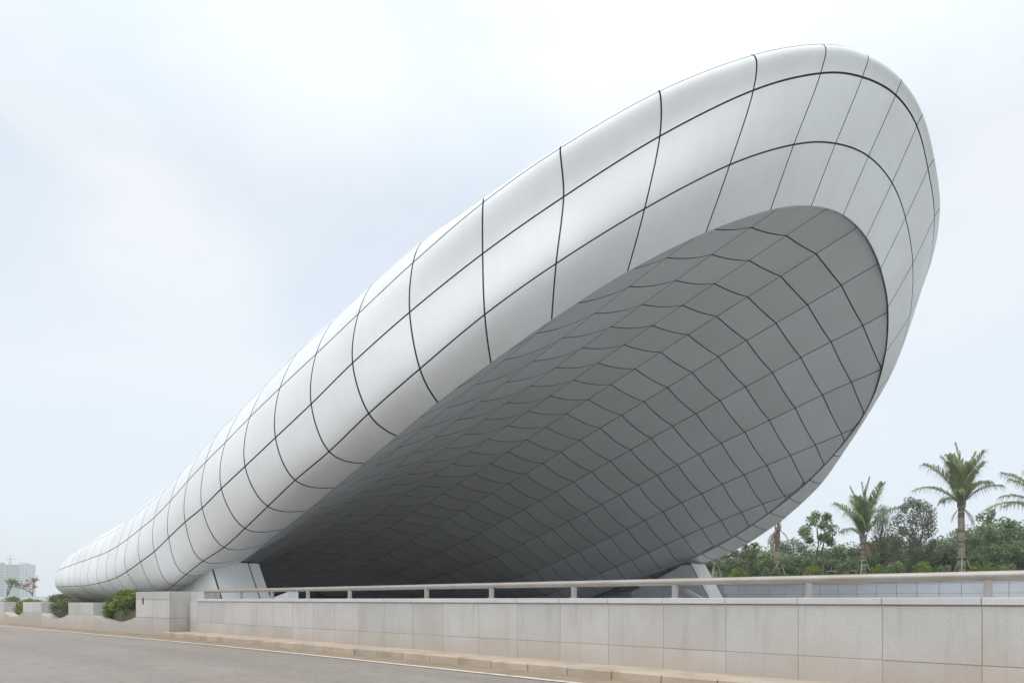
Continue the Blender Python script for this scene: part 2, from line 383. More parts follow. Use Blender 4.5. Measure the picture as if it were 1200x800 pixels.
# ------------------------------------------------------------------ the canopy: control grid of its seams
GRID = [
[(32.75,46.74,1.32),(31.11,47.06,1.67),(29.50,47.34,2.03),(27.95,47.55,2.43),(26.45,47.65,2.91),(25.02,47.59,3.44),(23.58,47.42,3.99),(22.14,47.16,4.60),(20.69,46.79,5.27),(19.22,46.30,5.98),(17.68,45.67,6.75),(16.05,44.85,7.64),(14.26,43.77,8.77),(12.47,42.37,10.06),(11.07,40.56,11.23),(9.95,38.33,12.62),(9.21,35.82,13.86),(8.83,33.19,14.62),(8.66,30.50,14.90),(8.70,27.77,14.71),(8.94,25.10,14.03),(9.36,22.54,12.98),(10.43,20.08,11.66),(11.99,17.98,10.19),(13.75,16.42,8.72),(15.39,15.38,7.51),(17.11,14.65,6.44),(18.81,14.29,5.56),(20.46,14.08,4.83),(22.06,13.90,4.13),(23.64,13.71,3.42),(25.17,13.58,2.82),(26.67,13.55,2.32),(28.18,13.64,1.88),(29.71,13.79,1.61),(31.24,13.92,1.43),(32.75,14.01,1.26),(34.26,14.03,1.03),(35.75,14.03,0.71),(37.24,14.01,0.36),(38.74,14.00,0.05),(40.24,13.99,-0.20),(41.74,14.00,-0.36),(43.24,14.00,-0.44),(44.74,14.00,-0.46),(46.24,14.00,-0.46)],
[(32.75,49.08,0.80),(31.13,49.34,1.26),(29.55,49.48,1.74),(27.99,49.53,2.23),(26.42,49.52,2.71),(24.83,49.47,3.18),(23.28,49.35,3.71),(21.74,49.11,4.37),(20.23,48.67,5.12),(18.69,48.03,5.91),(17.20,47.12,6.74),(15.53,45.99,7.80),(13.79,44.57,9.30),(11.90,42.91,11.03),(10.20,41.00,12.57),(8.95,38.66,14.26),(8.22,36.03,15.67),(7.87,33.28,16.54),(7.70,30.51,16.76),(7.77,27.66,16.51),(8.03,24.86,15.75),(8.44,22.18,14.60),(9.39,19.62,13.18),(10.97,17.37,11.53),(12.88,15.59,9.92),(14.67,14.39,8.56),(16.64,13.50,7.17),(18.50,12.90,6.01),(20.24,12.52,4.98),(21.90,12.20,4.17),(23.51,12.01,3.39),(25.07,11.89,2.69),(26.63,11.78,2.05),(28.21,11.62,1.56),(29.75,11.55,1.05),(31.26,11.60,0.62),(32.76,11.72,0.30),(34.25,11.85,0.11),(35.75,11.96,0.02),(37.24,12.02,0.00),(38.74,12.04,0.01),(40.24,12.03,0.02),(41.74,12.02,0.02),(43.24,12.00,0.02),(44.74,11.99,0.02),(46.24,11.99,0.02)],
[(32.75,50.00,1.71),(31.10,50.17,2.35),(29.50,50.27,2.97),(27.95,50.31,3.56),(26.45,50.27,4.12),(25.00,50.14,4.70),(23.59,49.89,5.33),(22.20,49.47,6.08),(20.77,48.86,6.98),(19.22,48.05,8.04),(17.45,47.03,9.25),(15.43,45.81,10.58),(13.28,44.38,11.99),(11.20,42.70,13.46),(9.42,40.75,14.91),(8.12,38.50,16.28),(7.34,35.98,17.45),(7.02,33.26,18.27),(6.82,30.48,18.60),(6.88,27.70,18.35),(7.21,24.96,17.65),(7.68,22.37,16.58),(8.77,19.88,15.25),(10.62,17.64,13.63),(12.79,15.83,11.95),(14.82,14.45,10.46),(16.92,13.32,8.95),(18.83,12.51,7.62),(20.50,12.00,6.52),(22.09,11.56,5.58),(23.65,11.22,4.75),(25.16,11.03,4.10),(26.67,10.95,3.52),(28.17,10.90,3.09),(29.71,10.83,2.55),(31.23,10.81,2.06),(32.75,10.75,1.66),(34.27,10.68,1.28),(35.75,10.72,1.05),(37.24,10.78,0.92),(38.73,10.79,0.82),(40.24,10.78,0.75),(41.75,10.82,0.73),(43.24,10.91,0.74),(44.73,11.00,0.75),(46.24,11.02,0.75)],
[(32.76,49.99,3.17),(31.10,50.14,3.85),(29.49,50.22,4.54),(27.94,50.22,5.20),(26.45,50.15,5.84),(25.00,49.98,6.46),(23.60,49.70,7.12),(22.20,49.26,7.85),(20.77,48.67,8.71),(19.20,47.90,9.70),(17.40,46.98,10.83),(15.37,45.87,12.05),(13.23,44.52,13.33),(11.18,42.88,14.61),(9.41,40.93,15.87),(8.08,38.66,17.04),(7.25,36.11,18.06),(6.89,33.33,18.80),(6.72,30.47,19.11),(6.77,27.62,18.92),(7.07,24.84,18.32),(7.57,22.23,17.37),(8.70,19.72,16.19),(10.52,17.45,14.81),(12.76,15.64,13.30),(14.75,14.40,11.96),(16.87,13.42,10.52),(18.80,12.71,9.26),(20.50,12.19,8.24),(22.11,11.74,7.34),(23.65,11.40,6.54),(25.17,11.19,5.85),(26.66,11.08,5.30),(28.17,11.00,4.74),(29.70,10.91,4.10),(31.24,10.82,3.53),(32.75,10.76,3.14),(34.26,10.73,2.79),(35.75,10.78,2.56),(37.24,10.82,2.38),(38.74,10.83,2.24),(40.24,10.84,2.15),(41.74,10.89,2.06),(43.24,10.96,2.00),(44.73,11.04,1.93),(46.23,11.07,1.84)],
[(32.76,48.98,4.52),(31.10,49.14,5.17),(29.50,49.22,5.79),(27.95,49.23,6.39),(26.45,49.16,6.97),(25.01,48.98,7.55),(23.60,48.69,8.17),(22.20,48.25,8.87),(20.76,47.66,9.67),(19.21,46.91,10.61),(17.50,45.98,11.67),(15.62,44.88,12.83),(13.66,43.57,14.07),(11.81,42.03,15.32),(10.24,40.22,16.55),(9.08,38.12,17.67),(8.35,35.75,18.61),(7.96,33.18,19.26),(7.80,30.50,19.54),(7.80,27.81,19.42),(8.02,25.19,18.88),(8.61,22.69,17.98),(9.70,20.38,16.77),(11.31,18.30,15.36),(13.26,16.51,13.92),(15.27,15.05,12.59),(17.11,13.98,11.47),(18.84,13.27,10.41),(20.46,12.78,9.48),(22.05,12.37,8.71),(23.63,12.07,7.92),(25.15,11.85,7.24),(26.69,11.63,6.57),(28.17,11.52,5.99),(29.71,11.36,5.32),(31.25,11.24,4.75),(32.75,11.22,4.39),(34.26,11.20,4.08),(35.75,11.26,3.84),(37.24,11.31,3.59),(38.74,11.32,3.39),(40.24,11.29,3.22),(41.74,11.29,3.08),(43.24,11.33,2.94),(44.73,11.42,2.82),(46.23,11.50,2.70)]]

K0, KN, KT = -18, 27, 36
def tail(row, k):
    p27 = np.array(GRID[row][27 + 18]); f = k - 27
    U = [0, 1.5, 2.9, 4.3, 5.8, 7.6, 9.6, 11.4, 12.6, 13.1][f]
    V = [0, 0.004, 0.018, 0.055, 0.13, 0.25, 0.41, 0.60, 0.80, 1.0][f]
    v = p27[1] + (30.5 - p27[1]) * V
    z = p27[2] * (1 - 0.15 * V) * (1 - (0.30 if row == 4 else 0.18 if row == 3 else 0.05) * min(1, f / 3.5)) if row > 1 else p27[2]
    return np.array((p27[0] + U * (1.0 if row in (2, 3) else 0.93 if row in (1, 4) else 0.88), v, z))
def near_pt(row, k): return np.array(GRID[row][k + 18]) if k <= KN else tail(row, k)
def pt(row, k):
    if k >= K0: return near_pt(row, k)
    p = near_pt(row, -k).copy(); p[1] = 61 - p[1]
    a = np.array(GRID[row][0]); b = near_pt(row, 18).copy(); b[1] = 61 - b[1]
    return p + (a - b) * max(0, 1 - (-18 - k) / 10)
KS = list(range(-KT, KT))
NK = len(KS)
ROWS = np.array([[pt(r_, k) for k in KS] for r_ in range(5)])
def roof_z(u): return float(np.interp(u, [9, 12, 16, 22, 30, 40, 52, 57, 60], [19.6, 18.9, 17.2, 14.5, 11.2, 7.4, 4.0, 2.7, 2.2]))
spine = []
for k in KS:
    a = min(abs(k), KT)
    u4 = 0.5 * (pt(4, a)[0] + pt(4, -a)[0]) if a < KT else pt(4, KT)[0]
    us_ = min(max(u4, 10.2 + 0.95 * a), 57.0 + 0.05 * a)
    spine.append((us_, 30.5, roof_z(us_)))
spine = np.array(spine)
row5 = []
for i, k in enumerate(KS):
    p4, s = ROWS[4][i], spine[i]
    m_ = p4 + (s - p4) * 0.30
    m_[2] = p4[2] + (s[2] - p4[2]) * 0.55
    row5.append(m_)
row5 = np.array(row5)
mirror = [KS.index(-k) if -k in KS else KS.index(k) for k in KS]
PHL = 2.6 * ROWS[0] - 2.2 * ROWS[1] + 0.6 * ROWS[2]
PG = np.stack([PHL] + list(ROWS) + [row5, spine, row5[mirror]])     # index = row + 1

def cr(a, b, c, d, t):
    return 0.5 * (2*b + (c - a)*t + (2*a - 5*b + 4*c - d)*t*t + (3*b - a - 3*c + d)*t**3)
KNOT = np.array([-1, 0, 1, 2, 3, 3.8, 6.6, 12, 17.4])
def surf(k, r_):
    """points on the canopy skin at ring position k and row r (numpy arrays); uneven rows, so Hermite with knots"""
    k = np.asarray(k, float); r_ = np.asarray(r_, float)
    ki = np.floor(k).astype(int); kt = (k - ki)[..., None]
    ri = np.clip(np.floor(r_).astype(int), 0, 5); t = (r_ - ri)[..., None]
    def line(rr):
        g_ = lambda o: PG[rr, (ki + o + KT) % NK]
        return cr(g_(-1), g_(0), g_(1), g_(2), kt)
    a, b, c, d = line(ri), line(ri + 1), line(ri + 2), line(ri + 3)
    h0 = (KNOT[ri + 1] - KNOT[ri])[..., None]; h1 = (KNOT[ri + 2] - KNOT[ri + 1])[..., None]; h2 = (KNOT[ri + 3] - KNOT[ri + 2])[..., None]
    m1 = ((b - a) / h0 * h1 + (c - b) / h1 * h0) / (h0 + h1) * h1
    m2 = ((c - b) / h1 * h2 + (d - c) / h2 * h1) / (h1 + h2) * h1
    t2, t3 = t * t, t * t * t
    return (2*t3 - 3*t2 + 1) * b + (t3 - 2*t2 + t) * m1 + (3*t2 - 2*t3) * c + (t3 - t2) * m2
def surf_n(k, r_, e=0.02):
    a = surf(k + e, r_) - surf(k - e, r_)
    rr0, rr1 = np.clip(r_ - e, 0, 6), np.clip(r_ + e, 0, 6)
    b = surf(k, rr1) - surf(k, rr0)
    n_ = np.cross(a, b)
    n_ /= np.linalg.norm(n_, axis=-1, keepdims=True) + 1e-9
    return n_        # in plan (u, v, z) frame; sign fixed below
def to_world(p):
    q = np.array(p, float); q[..., 0] *= -1; q[..., 2] += EYE; return q
_c = surf(np.array([10.0]), np.array([2.0])); _n = surf_n(np.array([10.0]), np.array([2.0]))
NSIGN = 1.0 if _n[0][1] < 0 else -1.0

def patch_mesh(name, k0, k1, r0, r1, nk, nr, mat, gap=0.028, depth=0.065, lift=0.0):
    s_ = np.linspace(0, 1, nk + 1); q_ = np.linspace(0, 1, nr + 1)
    Sg, Q = np.meshgrid(s_, q_, indexing='ij')
    KK = k0 + (k1 - k0) * Sg; RR = r0 + (r1 - r0) * Q
    P = surf(KK, RR)
    lk = np.linalg.norm(np.diff(P, axis=0), axis=2).sum(0)           # length across k at each r
    lr = np.linalg.norm(np.diff(P, axis=1), axis=2).sum(1)
    gk = np.minimum(gap / np.maximum(lk, 1e-3), 0.3)[None, :]; gr = np.minimum(gap / np.maximum(lr, 1e-3), 0.3)[:, None]
    S2 = gk + Sg * (1 - 2 * gk); Q2 = gr + Q * (1 - 2 * gr)
    KK = k0 + (k1 - k0) * S2; RR = r0 + (r1 - r0) * Q2
    P = surf(KK, RR); N = surf_n(KK, RR) * NSIGN
    P = P + N * lift
    Pw = to_world(P).reshape(-1, 3); Nw = N.copy(); Nw[..., 0] *= -1; Nw = Nw.reshape(-1, 3)
    ids = np.arange((nk + 1) * (nr + 1)).reshape(nk + 1, nr + 1)
    fs = []
    for i in range(nk):
        for j in range(nr):
            fs.append((ids[i, j], ids[i+1, j], ids[i+1, j+1], ids[i, j+1]))
    a, b, c = Pw[fs[0][0]], Pw[fs[0][1]], Pw[fs[0][2]]
    if np.dot(np.cross(b - a, c - a), Nw[0]) < 0: fs = [f[::-1] for f in fs]
    ring = list(ids[:, 0]) + list(ids[-1, 1:]) + list(ids[-2::-1, -1]) + list(ids[0, -2:0:-1])
    base = len(Pw); m_ = len(ring)
    cen = Pw.mean(0)
    V = np.vstack([Pw, Pw[ring], Pw[ring] - Nw[ring] * depth])
    side = Pw[ring] - cen; side -= Nw[ring] * np.sum(side * Nw[ring], 1, keepdims=True)
    side /= np.linalg.norm(side, axis=1, keepdims=True) + 1e-9
    for i in range(m_):
        j = (i + 1) % m_
        fs.append((base + i, base + j, base + m_ + j, base + m_ + i))
    NN = np.vstack([Nw, side, side])
    me = mesh(name, V, fs, [mat, M_JOINT], smooth=True)
    for f_ in me.polygons[nk * nr:]: f_.material_index = 1
    me.normals_split_custom_set_from_vertices([tuple(x) for x in NN])
    return me

canopy = thing("tunnel_canopy", "huge white panelled shell canopy rising over the tunnel mouth with a grey ceiling", "canopy", W(26, 30.5, -0.5))
def part(o, parent):
    o.parent = parent
    return o
inv = canopy.location
def place(name, me, parent=canopy):
    """child whose mesh is given in world coordinates"""
    o = obj(name, me, parent)
    if parent is canopy: o.location = (-inv[0], -inv[1], -inv[2])
    return o

# dark backing that shows in the joints
nk_, nr_ = NK * 3, 18
KK, RR = np.meshgrid(np.linspace(-KT, KT, nk_ + 1), np.linspace(0, 6, nr_ + 1), indexing='ij')
Pb = to_world(surf(KK, RR) - surf_n(KK, np.clip(RR, 0.001, 5.999)) * NSIGN * 0.055)
ids = np.arange(Pb.shape[0] * Pb.shape[1]).reshape(Pb.shape[:2])
fs = [(ids[i, j], ids[i, j+1], ids[i+1, j+1], ids[i+1, j]) for i in range(nk_) for j in range(nr_)]
skin = place("outer_skin", mesh("outer_skin", Pb.reshape(-1, 3), fs, M_JOINT, True))

n_panel = 0
roof = MB()
for k in range(-KT, KT):
    for r_ in range(6):
        if -17 <= k <= 31 and r_ <= 3 or (k >= 6 and k <= 31 and r_ == 4):
            fine = 10 if 3 <= abs(k) <= 9 else 8
            place("cladding_panel", patch_mesh("cladding_panel", k, k + 1, r_, r_ + 1, fine, fine, M_WHITE, 0.028 if k < 14 else max(0.017, 0.028 - 0.0012 * (k - 14))), skin)
            n_panel += 1
        else:
            me = patch_mesh("tmp", k, k + 1, r_, r_ + 1, 5, 6, M_WHITE)
            roof.add([v.co[:] for v in me.vertices], [tuple(p.vertices) for p in me.polygons])
            bpy.data.meshes.remove(me)
rc = place("roof_cladding", roof.mesh("roof_cladding", M_WHITE, False), skin)
tag(rc, "remaining white cladding on the roof and far end of the canopy", kind='stuff')

# ------------------------------------------------------------------ ceiling (underside), hung just above the rim edge
RIM = np.array([surf(np.array([k_]), np.array([0.0]))[0] for k_ in np.arange(-17, 17.01, 0.25)])
kk_ = np.arange(-17, 17.01, 0.25)
far_r, near_r = RIM[kk_ <= 0][::-1], RIM[kk_ >= 0]
def rim_u(v):
    r_ = near_r if v <= 30.5 else far_r
    a, b = r_[:, 1], r_[:, 0]
    if v <= 30.5:
        m_ = np.argmin(a); a, b = a[:m_+1][::-1], b[:m_+1][::-1]
    else:
        m_ = np.argmax(a); a, b = a[:m_+1], b[:m_+1]
    return float(np.interp(v, a, b))
REC = 0.17
def zc(u): return float(np.interp(u, [6, 8.66, 12.5, 16.45, 23, 30, 40, 52.2, 60], [16.15, 15.2, 14.02, 12.82, 10.72, 8.44, 5.35, 1.65, -0.7]))
PW = 1.63
def arch(d): return (d * d + 6.0)**(PW / 2) - 6.0**(PW / 2)
def make_a(r_, sgn):
    us_, as_ = [], []
    for p in r_:
        d = abs(p[1] - 30.5)
        if d > 6 and p[0] < 31:
            us_.append(p[0]); as_.append((zc(p[0]) - p[2] - REC) / arch(d))
    us_, as_ = np.array(us_), np.array(as_)
    o = np.argsort(us_); us_, as_ = us_[o], as_[o]
    uu = np.linspace(9, 60, 120)
    aa = np.interp(uu, us_, as_)
    for i, u in enumerate(uu):
        if u > us_[-1]:
            aa[i] = min(aa[i], (zc(u) + 0.75) / arch(16.9))
    ker = np.ones(5) / 5
    aa = np.convolve(np.pad(aa, 2, 'edge'), ker, 'valid')
    return uu, aa
A_N, A_F = make_a(near_r, -1), make_a(far_r, 1)
ALINES = [29.9 + 3.2 * i for i in range(-5, 6)]
ALINES[0] = 13.75; ALINES.append(47.3)
ALINES = [13.6, 17.1, 20.3, 23.5, 26.7, 29.9, 33.1, 36.3, 39.5, 42.7, 45.6, 47.62]
def ceil_z(u, v, sag=True):
    d = v - 30.5
    a_ = np.interp(u, *(A_N if d < 0 else A_F))
    z = zc(u) - a_ * arch(d)
    if sag:
        for i in range(len(ALINES) - 1):
            if ALINES[i] <= v <= ALINES[i+1]:
                w_ = ALINES[i+1] - ALINES[i]; f = (v - ALINES[i]) / w_
                z -= min(max(0.11 + 0.007 * (u - 11), 0.11), 0.24) * (w_ / 3.2) * 4 * f * (1 - f)
    return z
BL = [7.5] + [16.45 + 1.5 * j for j in range(-4, 27)]

# backing sheet
vs, fs = [], []
nu, nv = 60, 48
for i in range(nu + 1):
    for j in range(nv + 1):
        v = 13.3 + (47.8 - 13.3) * j / nv
        u0 = rim_u(v) + 0.02
        u = u0 + (56.5 - u0) * (i / nu)
        vs.append(W(u, v, ceil_z(u, v, False) + 0.06))
for i in range(nu):
    for j in range(nv):
        a = i * (nv + 1) + j
        fs.append((a, a + nv + 1, a + nv + 2, a + 1))
ceiling = place("ceiling", mesh("ceiling", vs, fs, M_JOINT, True))

def solve_v(vs0, vs1, uu):
    """clip a strip's v range to where the rim lies before uu"""
    n_ = 40
    ok = [vs0 + (vs1 - vs0) * i / n_ for i in range(n_ + 1) if rim_u(vs0 + (vs1 - vs0) * i / n_) < uu - 0.02]
    return (min(ok), max(ok)) if len(ok) > 1 else None
GAP, GAPB = 0.024, 0.026
cells = []
for i in range(len(ALINES) - 1):
    for j in range(len(BL) - 1):
        u0, u1 = BL[j] + GAPB, min(BL[j+1] - GAPB, 56.3)
        if u0 > 56: continue
        rng = solve_v(ALINES[i] + GAP, ALINES[i+1] - GAP, u1)
        if not rng: continue
        v0, v1 = rng
        cols = []
        nv = 8
        for a in range(nv + 1):
            v = v0 + (v1 - v0) * a / nv
            s0 = max(u0, rim_u(v) + 0.03)
            cols.append((v, min(s0, u1 - 0.002), u1))
        if sum(c[2] - c[1] for c in cols) / len(cols) < 0.08: continue
        cells.append((i, j, cols))
def ceil_panel(cols):
    vs, fs = [], []
    n_ = len(cols)
    for (v, s0, s1) in cols:
        for f in (0, 0.5, 1):
            u = s0 + (s1 - s0) * f
            vs.append(W(u, v, ceil_z(u, min(max(v, 13.61), 47.61))))
    for a in range(n_ - 1):
        for b in range(2):
            q = a * 3 + b
            fs.append((q, q + 3, q + 4, q + 1))
    top = len(vs)
    ring = [a * 3 for a in range(n_)] + [(n_ - 1) * 3 + 1] + [a * 3 + 2 for a in range(n_ - 1, -1, -1)] + [1]
    vs += [vs[q] for q in ring] + [(vs[q][0], vs[q][1], vs[q][2] + 0.09) for q in ring]
    m_ = len(ring)
    for a in range(m_):
        b = (a + 1) % m_
        fs.append((top + a, top + b, top + m_ + b, top + m_ + a))
    return vs, fs
# nearest 290 panels are pieces of their own, the deep dark rest is one
cells.sort(key=lambda c: c[2][4][1])
rest = MB()
for n_, (i, j, cols) in enumerate(cells):
    vs, fs = ceil_panel(cols)
    if n_ < 292:
        me = mesh("ceiling_panel", vs, fs, [M_CEIL, M_JOINT], True)
        for f_ in me.polygons[2 * (len(cols) - 1):]: f_.material_index = 1
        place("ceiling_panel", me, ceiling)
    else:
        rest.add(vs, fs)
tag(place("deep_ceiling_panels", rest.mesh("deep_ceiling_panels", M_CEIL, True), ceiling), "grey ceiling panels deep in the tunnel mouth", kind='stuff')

# thin return between lip and ceiling, in lengths that break at the seams
for k in range(-17, 17):
    vs, fs = [], []
    for a in range(5):
        kk = k + 0.012 + (0.976) * a / 4
        p = surf(np.array([kk]), np.array([0.0]))[0]
        q = surf(np.array([kk]), np.array([0.05]))[0] - p
        vs += [W(p[0], p[1], p[2] - 0.0), W(p[0] + 0.03, p[1], p[2] + REC + 0.6), W(p[0] - 0.03, p[1] + (0.05 if k < 0 else -0.05), p[2] + REC + 0.6)]
        if a:
            b = 3 * a
            fs += [(b-3, b, b+1, b-2), (b-3+0, b-1, b+2, b)]
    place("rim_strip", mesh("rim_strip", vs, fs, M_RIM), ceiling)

# ------------------------------------------------------------------ plinths that carry the canopy
def prism(profile, v0, v1):
    """profile: closed (u, z) outline extruded from v0 to v1"""
    m = MB(); n_ = len(profile)
    m.v = [W(u, v0, z) for u, z in profile] + [W(u, v1, z) for u, z in profile]
    m.f = [tuple(range(n_)), tuple(range(2*n_ - 1, n_ - 1, -1))] + [(i, i + n_, (i+1) % n_ + n_, (i+1) % n_) for i in range(n_)]
    return m
def fix(me):
    import bmesh
    b = bmesh.new(); b.from_mesh(me); bmesh.ops.recalc_face_normals(b, faces=b.faces); b.to_mesh(me); b.free(); return me
def quadslab(p, thick, name, mat, parent, nrm):
    """thin panel over four corner points p (world), pushed out along nrm"""
    n_ = Vector(nrm).normalized(); c = sum((Vector(q) for q in p), Vector()) / 4
    vs = [Vector(q) + (c - Vector(q)).normalized() * 0.03 for q in p]
    allv = [tuple(q) for q in vs] + [tuple(q + n_ * thick) for q in vs]
    return obj(name, fix(mesh(name, allv, [(0,1,2,3), (4,5,6,7), (0,1,5,4), (1,2,6,5), (2,3,7,6), (3,0,4,7)], mat)), parent)

pl = thing("canopy_plinth", "white panelled sloping plinth carrying the near side of the canopy behind the handrail", "plinth")
core = prism([(27.95, -2.6), (27.95, -0.35), (29.33, 1.60), (30.0, 1.72), (31.2, 1.45), (32.4, 1.1), (33.5, 0.75), (35.5, 0.4), (35.5, -2.6)], 12.36, 14.5)
obj("core", fix(core.mesh("core", M_JOINT)), pl)
def fz(u): return -0.35 + (u - 27.95) / 1.38 * 1.95
for (v0, v1) in ((12.40, 14.02), (14.06, 14.52)):
    quadslab([W(27.95, v0, -0.35), W(27.95, v1, -0.35), W(29.33, v1, 1.60), W(29.33, v0, 1.60)], 0.05, "front_panel", M_PLINTH, pl, (1.95, 0, 1.38))
    quadslab([W(27.95, v0, -2.6), W(27.95, v1, -2.6), W(27.95, v1, -0.37), W(27.95, v0, -0.37)], 0.05, "front_panel", M_PLINTH, pl, (1, 0, 0))
prof = lambda u: float(np.interp(u, [27.95, 29.33, 30.0, 31.2, 32.4, 33.5, 35.5], [-0.35, 1.6, 1.72, 1.45, 1.1, 0.75, 0.4]))
ub = [28.06, 29.33, 30.0, 30.9, 32.4, 33.9, 35.5]
for a, b in zip(ub[:-1], ub[1:]):
    quadslab([W(a, 12.36, -0.9), W(b, 12.36, -0.9), W(b, 12.36, prof(b)), W(a, 12.36, prof(a))], 0.05, "side_panel", M_PLINTH, pl, (0, -1, 0))

pf = thing("canopy_plinth", "white leaning plinth under the far side of the canopy against the blue-grey wall", "plinth")
core = prism([(22.9, -3.5), (23.9, -0.35), (25.7, 2.75), (26.4, 2.7), (28.0, 1.95), (29.5, 1.3), (31, 0.7), (31, -3.5)], 47.12, 49.3)
obj("core", fix(core.mesh("core", M_JOINT)), pf)
nf = (3.1, 0, 1.8)
for (v0, v1) in ((47.1, 47.4), (47.44, 49.3)):
    quadslab([W(23.9, v0, -0.35), W(23.9, v1, -0.35), W(25.7, v1, 2.75), W(25.7, v0, 2.75)], 0.05, "front_panel", M_PLINTH, pf, nf)
for a, b, za, zb in ((23.95, 25.7, -0.3, 2.65), (25.7, 26.4, 2.65, 2.65), (26.4, 28.0, 2.65, 1.9), (28, 29.5, 1.9, 1.25), (29.5, 31, 1.25, 0.65)):
    quadslab([W(a, 47.12, -1.2), W(b, 47.12, -1.2), W(b, 47.12, zb), W(a, 47.12, za)], 0.05, "side_panel", M_FARWALL, pf, (0, -1, 0))
wd = prism([(25.15, -1.5), (25.15, 0.31), (26.9, -0.02), (26.9, -1.5)], 13.7, 14.15)
tag(obj("ramp_end_block", fix(wd.mesh("ramp_end_block", M_PLINTH))), "small white wedge block beside the near plinth, seen under the handrail", "block")
wd = prism([(22.3, -2.5), (23.2, -0.25), (25.1, 0.75), (25.3, 0.55), (23.6, -0.35), (23.0, -2.5)], 45.4, 45.7)
tag(obj("ramp_end_bar", fix(wd.mesh("ramp_end_bar", M_PLINTH))), "slim white slanting bar beside the far plinth, seen under the handrail", "bar")

# ------------------------------------------------------------------ stone parapet along the road
par = thing("parapet_wall", "pale granite slab parapet wall running along the road under the handrail", "wall")
c = MB(); c.box(-27.74, 8, 10.910, 11.5, EYE - 1.6, EYE - 0.078); c.box(-27.74, 8, 11.2, 11.5, EYE - 9.0, EYE - 1.6)
obj("core", c.mesh("core", M_MORTAR), par)
JU = [1.67 + 1.205 * j for j in range(-7, 22)] + [27.74]
g2 = 0.0035
jt = random.Random(4)
for a, b in zip(JU[:-1], JU[1:]):
    for z0, z1 in ((-0.876, -0.092), (-1.40, -0.886)):
        off = jt.uniform(-0.004, 0.004)
        MB().bevbox(-b + g2, -a - g2, 10.9 + off, 10.95, EYE + z0, EYE + z1, 0.005).build("stone_slab", M_STONE, par)
CU = [0.47 + 1.205 * j for j in range(-6, 23)]
for a, b in zip(CU[:-1], CU[1:]):
    MB().bevbox(-min(b, 27.74) + 0.004, -a - 0.004, 10.865, 11.56, EYE - 0.074, EYE + 0.026, 0.008).build("coping_slab", M_COPE, par)

hr = thing("handrail", "dusty metal tube handrail on short posts along the parapet wall", "handrail", W(10, 11.1, 0.0))
rz_ = 0.32
m = MB()
ur = [27.3, 27.34, 27.28, 26.5] + list(np.arange(24, -8, -3.0))
m.tube([(-(u - 10), 0, rz_) for u in (27.22, 27.20, 27.12, 24, 18, 12, 6, 0, -7)], [0.02, 0.05, 0.064, 0.064, 0.064, 0.064, 0.064, 0.064, 0.064], 20)
m.build("rail_tube", M_RAIL, hr, smooth=True)
for x in (1435, 1158, 948.7, 791, 672.6, 576, 500, 410, 361, 319, 282.7, 251):
    u = uv_on_v(x, 11.1)
    p = MB().bevbox(-0.045, 0.045, -0.045, 0.045, 0.03, 0.272, 0.008).build("post", M_RAIL, hr, loc=(-(u - 10), 0, 0))
    MB().bevbox(-0.075, 0.075, -0.075, 0.075, 0.026, 0.038, 0.003).build("base_plate", M_RAIL, p)
# kerb
kb = obj("kerb", None); tag(kb, kind='structure')
kk = MB(); kk.box(-27.7, 8, 10.2, 10.92, EYE - 1.45, EYE - 1.256); kk.build("kerb_bed", M_KERB, kb)
for j in range(-7, 28):
    o = jt.uniform(-0.012, 0.012)
    MB().bevbox(-(j + 0.993), -(j + 0.007), 10.0 + o, 10.22, EYE - 1.47, EYE - 1.25 + o * 0.6, 0.022).build("kerb_stone", M_KERB, kb)

# ------------------------------------------------------------------ planter wall further along the road
PHI = math.atan(0.05)
pw = thing("planter_wall", "pale stone planter wall of spaced blocks beyond the parapet, bushes growing between", "wall", W(27.8, 10.16, -1.42), PHI)
def pl_to(a, b, z): return W(27.8 + a * math.cos(PHI) + b * math.sin(PHI), 10.16 - a * math.sin(PHI) + b * math.cos(PHI), -1.42 + z)
def box_p(a0, a1, b0, b1, z0, z1, name, mat=M_STONE, bev=0.008):
    return MB().bevbox(-a1, -a0, b0, b1, z0, z1, bev).build(name, mat, pw)
box_p(0.03, 3.17, 0.03, 1.35, 0.0, 1.70, "pier_core", M_MORTAR)
for a0, a1 in ((0.0, 0.02), ):
    pass
for z0, z1 in ((0.0, 0.685), (0.695, 1.405), (1.415, 1.73)):
    box_p(0.0, 1.6, 0.0, 0.06, z0, z1, "stone_slab"); box_p(1.61, 3.2, 0.0, 0.06, z0, z1, "stone_slab")
for z0, z1 in ((0.0, 0.685), (0.695, 1.73)):
    box_p(0.0, 0.06, 0.068, 1.4, z0, z1, "stone_slab")
box_p(0.07, 3.2, 0.07, 1.4, 1.70, 1.734, "coping_slab", M_COPE)
MB().box(-2.52, -2.40, -0.006, 0.02, 1.22, 1.50).build("lamp_slot", M_BLACK, pw)
box_p(-1.15, -0.005, 0.80, 1.45, 0.9, 1.72, "stone_slab")
BLK = [(8.1, 11.5), (15.8, 19.1), (23.0, 26.3), (30.2, 33.5), (37.4, 40.7), (44.6, 47.9)]
def base_piece(a0, a1, dip):
    m = MB(); n_ = 12 if dip else 1
    for i in range(n_ + 1):
        f = i / n_; a = a0 + 0.006 + (a1 - a0 - 0.012) * f
        zt = 0.69 - (dip * math.sin(math.pi * f)**0.8 if dip else 0)
        m.v += [(-a, 0, -0.03), (-a, 0, zt), (-a, 0.5, zt), (-a, 0.5, -0.03)]
        if i:
            b = 4 * i
            for q in range(4): m.f.append((b - 4 + q, b - 4 + (q + 1) % 4, b + (q + 1) % 4, b + q))
    m.f += [(0, 3, 2, 1), (4*n_, 4*n_+1, 4*n_+2, 4*n_+3)]
    return obj("base_slab", fix(m.mesh("base_slab", M_STONE)), pw)
